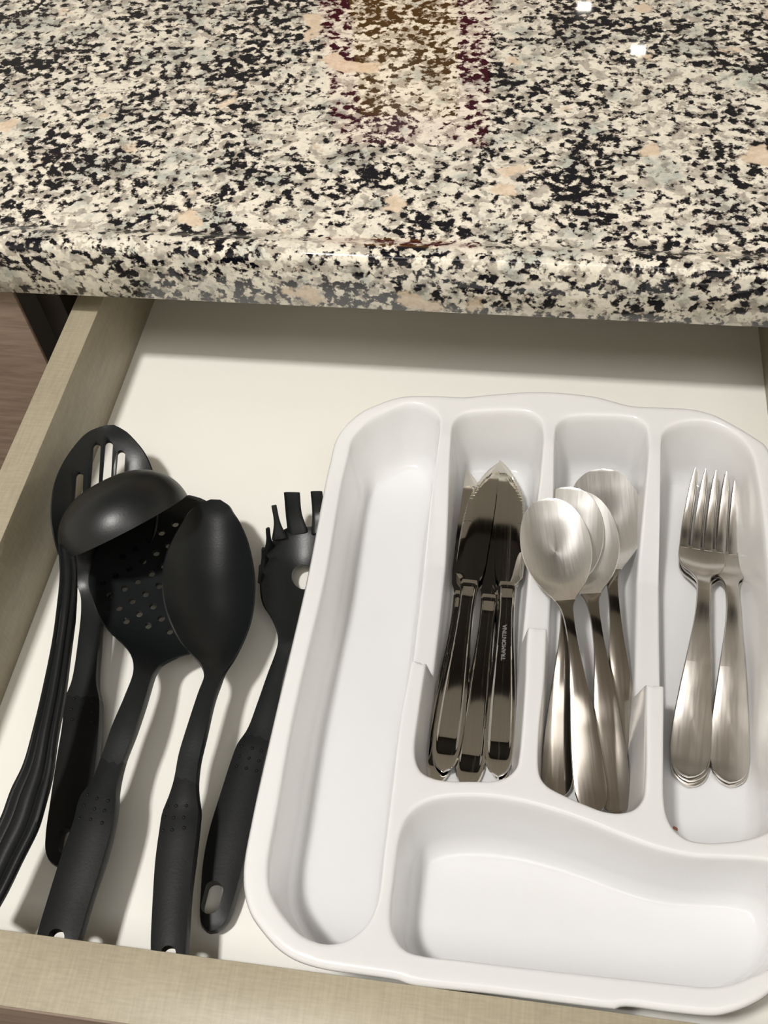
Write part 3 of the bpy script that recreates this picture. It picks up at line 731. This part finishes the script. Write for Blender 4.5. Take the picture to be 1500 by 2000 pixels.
# knife: blade with serrated edge, handle with raised border
KL = .188
def knife_meshes(side=1):
    # blade outline as ribbon; cutting edge on +x*side, spine straight
    st = []
    for y, sp_, ed in ((0, -.0084, -.0078), (.002, -.0084, -.0054), (.006, -.0084, -.0020), (.012, -.0084, .0016), (.020, -.0083, .0050), (.030, -.0083, .0074), (.040, -.0082, .0086), (.055, -.0078, .0089), (.070, -.0073, .0086), (.0775, -.0064, .0079), (.0805, -.0050, .0056), (.083, -.0046, .0046)):
        st.append((y, sp_, ed))
    st = np.array(st); ys = np.linspace(0, .083, 150)
    sps = np.interp(ys, st[:, 0], st[:, 1]); eds = np.interp(ys, st[:, 0], st[:, 2])
    tooth = .00045*(np.abs(((ys/.0021) % 1) - .5)*2)*(ys < .045)*(ys > .002)
    eds0 = eds.copy(); eds = eds - tooth
    N = len(ys); V = []; Fc = []
    def thk(y): return .0006 + .009*y
    cols = (0, .12, .3, .5, .7, .85, 1.)
    for s_ in (0, 1):
        for i in range(N):
            for c_ in cols:
                x = eds[i] if c_ == 1. else sps[i] + (eds0[i] - sps[i])*c_*.97; t = thk(ys[i])*(1 if c_ < .8 else (.35 if c_ == 1. else .8))
                V.append((x*side, ys[i], .0024 + (t if s_ == 0 else -t)))
    K = len(cols); off = N*K
    for i in range(N-1):
        for j in range(K-1):
            a = i*K + j; Fc.append((a, a+1, a+K+1, a+K)); Fc.append((off+a, off+a+K, off+a+K+1, off+a+1))
    lp = [i*K for i in range(N)] + [(N-1)*K + j for j in range(1, K)] + [i*K + K-1 for i in range(N-2, -1, -1)] + [j for j in range(K-2, 0, -1)]
    for k in range(len(lp)):
        a, b = lp[k], lp[(k+1) % len(lp)]; Fc.append((a, b, off+b, off+a))
    blade = to_mesh('knife_blade', V, Fc, M['steel_knife'], 30)
    hd = [(.0815, .0044, .0040, .0034, 0), (.084, .0050, .0044, .0040, 0), (.088, .0048, .0045, .0042, 0), (.098, .0045, .0044, .004, 0), (.115, .0050, .0042, .0038, 0), (.135, .0064, .0040, .0036, 0), (.155, .0074, .0038, .0034, 0), (.170, .0076, .0036, .0032, 0), (.180, .0066, .0034, .0030, 0), (.186, .0038, .0033, .0028, 0), (.188, .0005, .0032, .0026, 0)]
    def tf_(a, qq, t):
        k = sstep(.0, .012, a); e = abs(qq); endk = 1 - sstep(.088, .1005, a)
        return -.0008*k*(1 - sstep(.60, .74, max(e, 1 - endk*1.0 if False else e)))*endk + .0002*(1 - e*e)
    V, Fc2, Sx, _, _ = ribbon(loc_st(hd), N=110, Mq=26, edge=.0006, topfn=tf_)
    return [('blade', blade), ('handle', to_mesh('knife_handle', V, Fc2, M['steel_knife'], 40))]
KR = knife_meshes(1); KN = knife_meshes(-1)
GK = 'serrated steel table knives in the tray'
# in place(): local +x points to the image left for a blade whose tip is away
place('table_knife', KN, KL, (938,926), (850,1534), .0075, .0030, 0, 'mostly hidden steel knife at the far left, blade tip poking out on the left', 'knife', GK)
place('table_knife', KN, KL, (985,930), (912,1545), .0070, .0030, 0, 'steel knife lying in the middle between the two upper knives, handle visible', 'knife', GK)
place('table_knife', KN, KL, (985,925), (982,1533), .0080, .0032, 0, 'steel knife underneath the right-hand upper knife, only its handle edge showing', 'knife', GK)
kA = place('table_knife', KR, KL, (950,905), (866,1510), .0135, .0085, 0, 'upper left steel knife with broad serrated blade, cutting edge to the left', 'knife', GK)
kC = place('table_knife', KN, KL, (1003,906), (972,1520), .0130, .0085, 0, 'upper right steel knife with serrated blade and tiny lettering on its handle', 'knife', GK)
# engraved lettering on the right knife's handle
cu = bpy.data.curves.new('maker_lettering', 'FONT'); cu.body = 'TRAMONTINA'; cu.size = .0031; cu.extrude = .00003; cu.align_x = 'CENTER'; cu.align_y = 'CENTER'
to = bpy.data.objects.new('maker_lettering', cu); COL.objects.link(to)
bpy.context.view_layer.update()
me = bpy.data.meshes.new_from_object(to); bpy.data.objects.remove(to)
me.materials.clear(); me.materials.append(M['engrave'])
lt = bpy.data.objects.new('lettering', me); COL.objects.link(lt); lt.parent = kC
lt.location = (.0002, .1175, .0041); lt.rotation_euler = (0, 0, math.radians(-90)); tag(lt, 'etched maker lettering')

# crumb in the fork compartment
def crumb(u, v, z, s, label):
    bm = bmesh.new(); bmesh.ops.create_icosphere(bm, subdivisions=2, radius=s)
    for x in bm.verts: x.co *= random.uniform(.75, 1.15); x.co.y *= .55; x.co.z *= .5; x.co.rotate(Matrix.Rotation(math.radians(-38), 3, 'Z'))
    vs = [tuple(Vector(x.co) + Vector(P(u, v, z))) for x in bm.verts]; fs = [[y.index for y in f.verts] for f in bm.faces]; bm.free()
    tag(mesh_obj('food_crumb', vs, fs, M['crumb'], None, True, 60, origin=P(u, v, z)), label, 'crumb')
crumb(1319, 1618, .034, .0013, 'tiny reddish brown crumb at the front left of the fork slot')

# ------------------------------------------------------------------ beyond the frame: what the worktop and steel reflect
pk = empty('reflection_packet', (-.135, .93, ZT), 'red packet with orange and yellow front, unseen, added for its reflection in the worktop', 'packet')  # out of view, added so the worktop picks up a red and yellow tint
box('carton', (-.215, .90, ZT), (-.055, .955, ZT + .275), M['red'], pk, bev=.002)
box('label_panel', (-.185, .8985, ZT + .05), (-.085, .9005, ZT + .24), M['yellow'], pk, bev=.0005)
hc = empty('reflection_panel', (0, .865, .90), 'unseen dark panel added above the worktop for the dark band in the knife reflections', 'panel')  # out of view, added and sized so the knives reflect a dark band
for k in range(4): box('board', (-1.2 + k*.6 + .002, .85, .90), (-.6 + k*.6 - .002, .88, CZ), M['board'], hc, bev=.001)
def downlight(x, y, s, label, glow=True):
    r = empty('ceiling_lamp', (x, y, CZ), label, 'lamp')
    box('housing', (x - s/2 - .015, y - s/2 - .015, CZ - .022), (x + s/2 + .015, y + s/2 + .015, CZ), M['lamp_metal'], r, bev=.001)
    box('diffuser', (x - s/2, y - s/2, CZ - .024), (x + s/2, y + s/2, CZ - .021), M['glow'], r, bev=0)
downlight(LAMP[0], LAMP[1], .12, 'square ceiling lamp above the left of the drawer')
for q in ((1140, 25), (1245, 110)):
    h = P(*q, ZT); d = ray(*q); d = np.array([d[0], d[1], -d[2]]); p = h + d*((CZ - h[2])/d[2])
    downlight(float(p[0]), float(p[1]), .045, 'small square ceiling spot far behind the worktop' + (', nearer one' if q[0] == 1245 else ', farther one'))
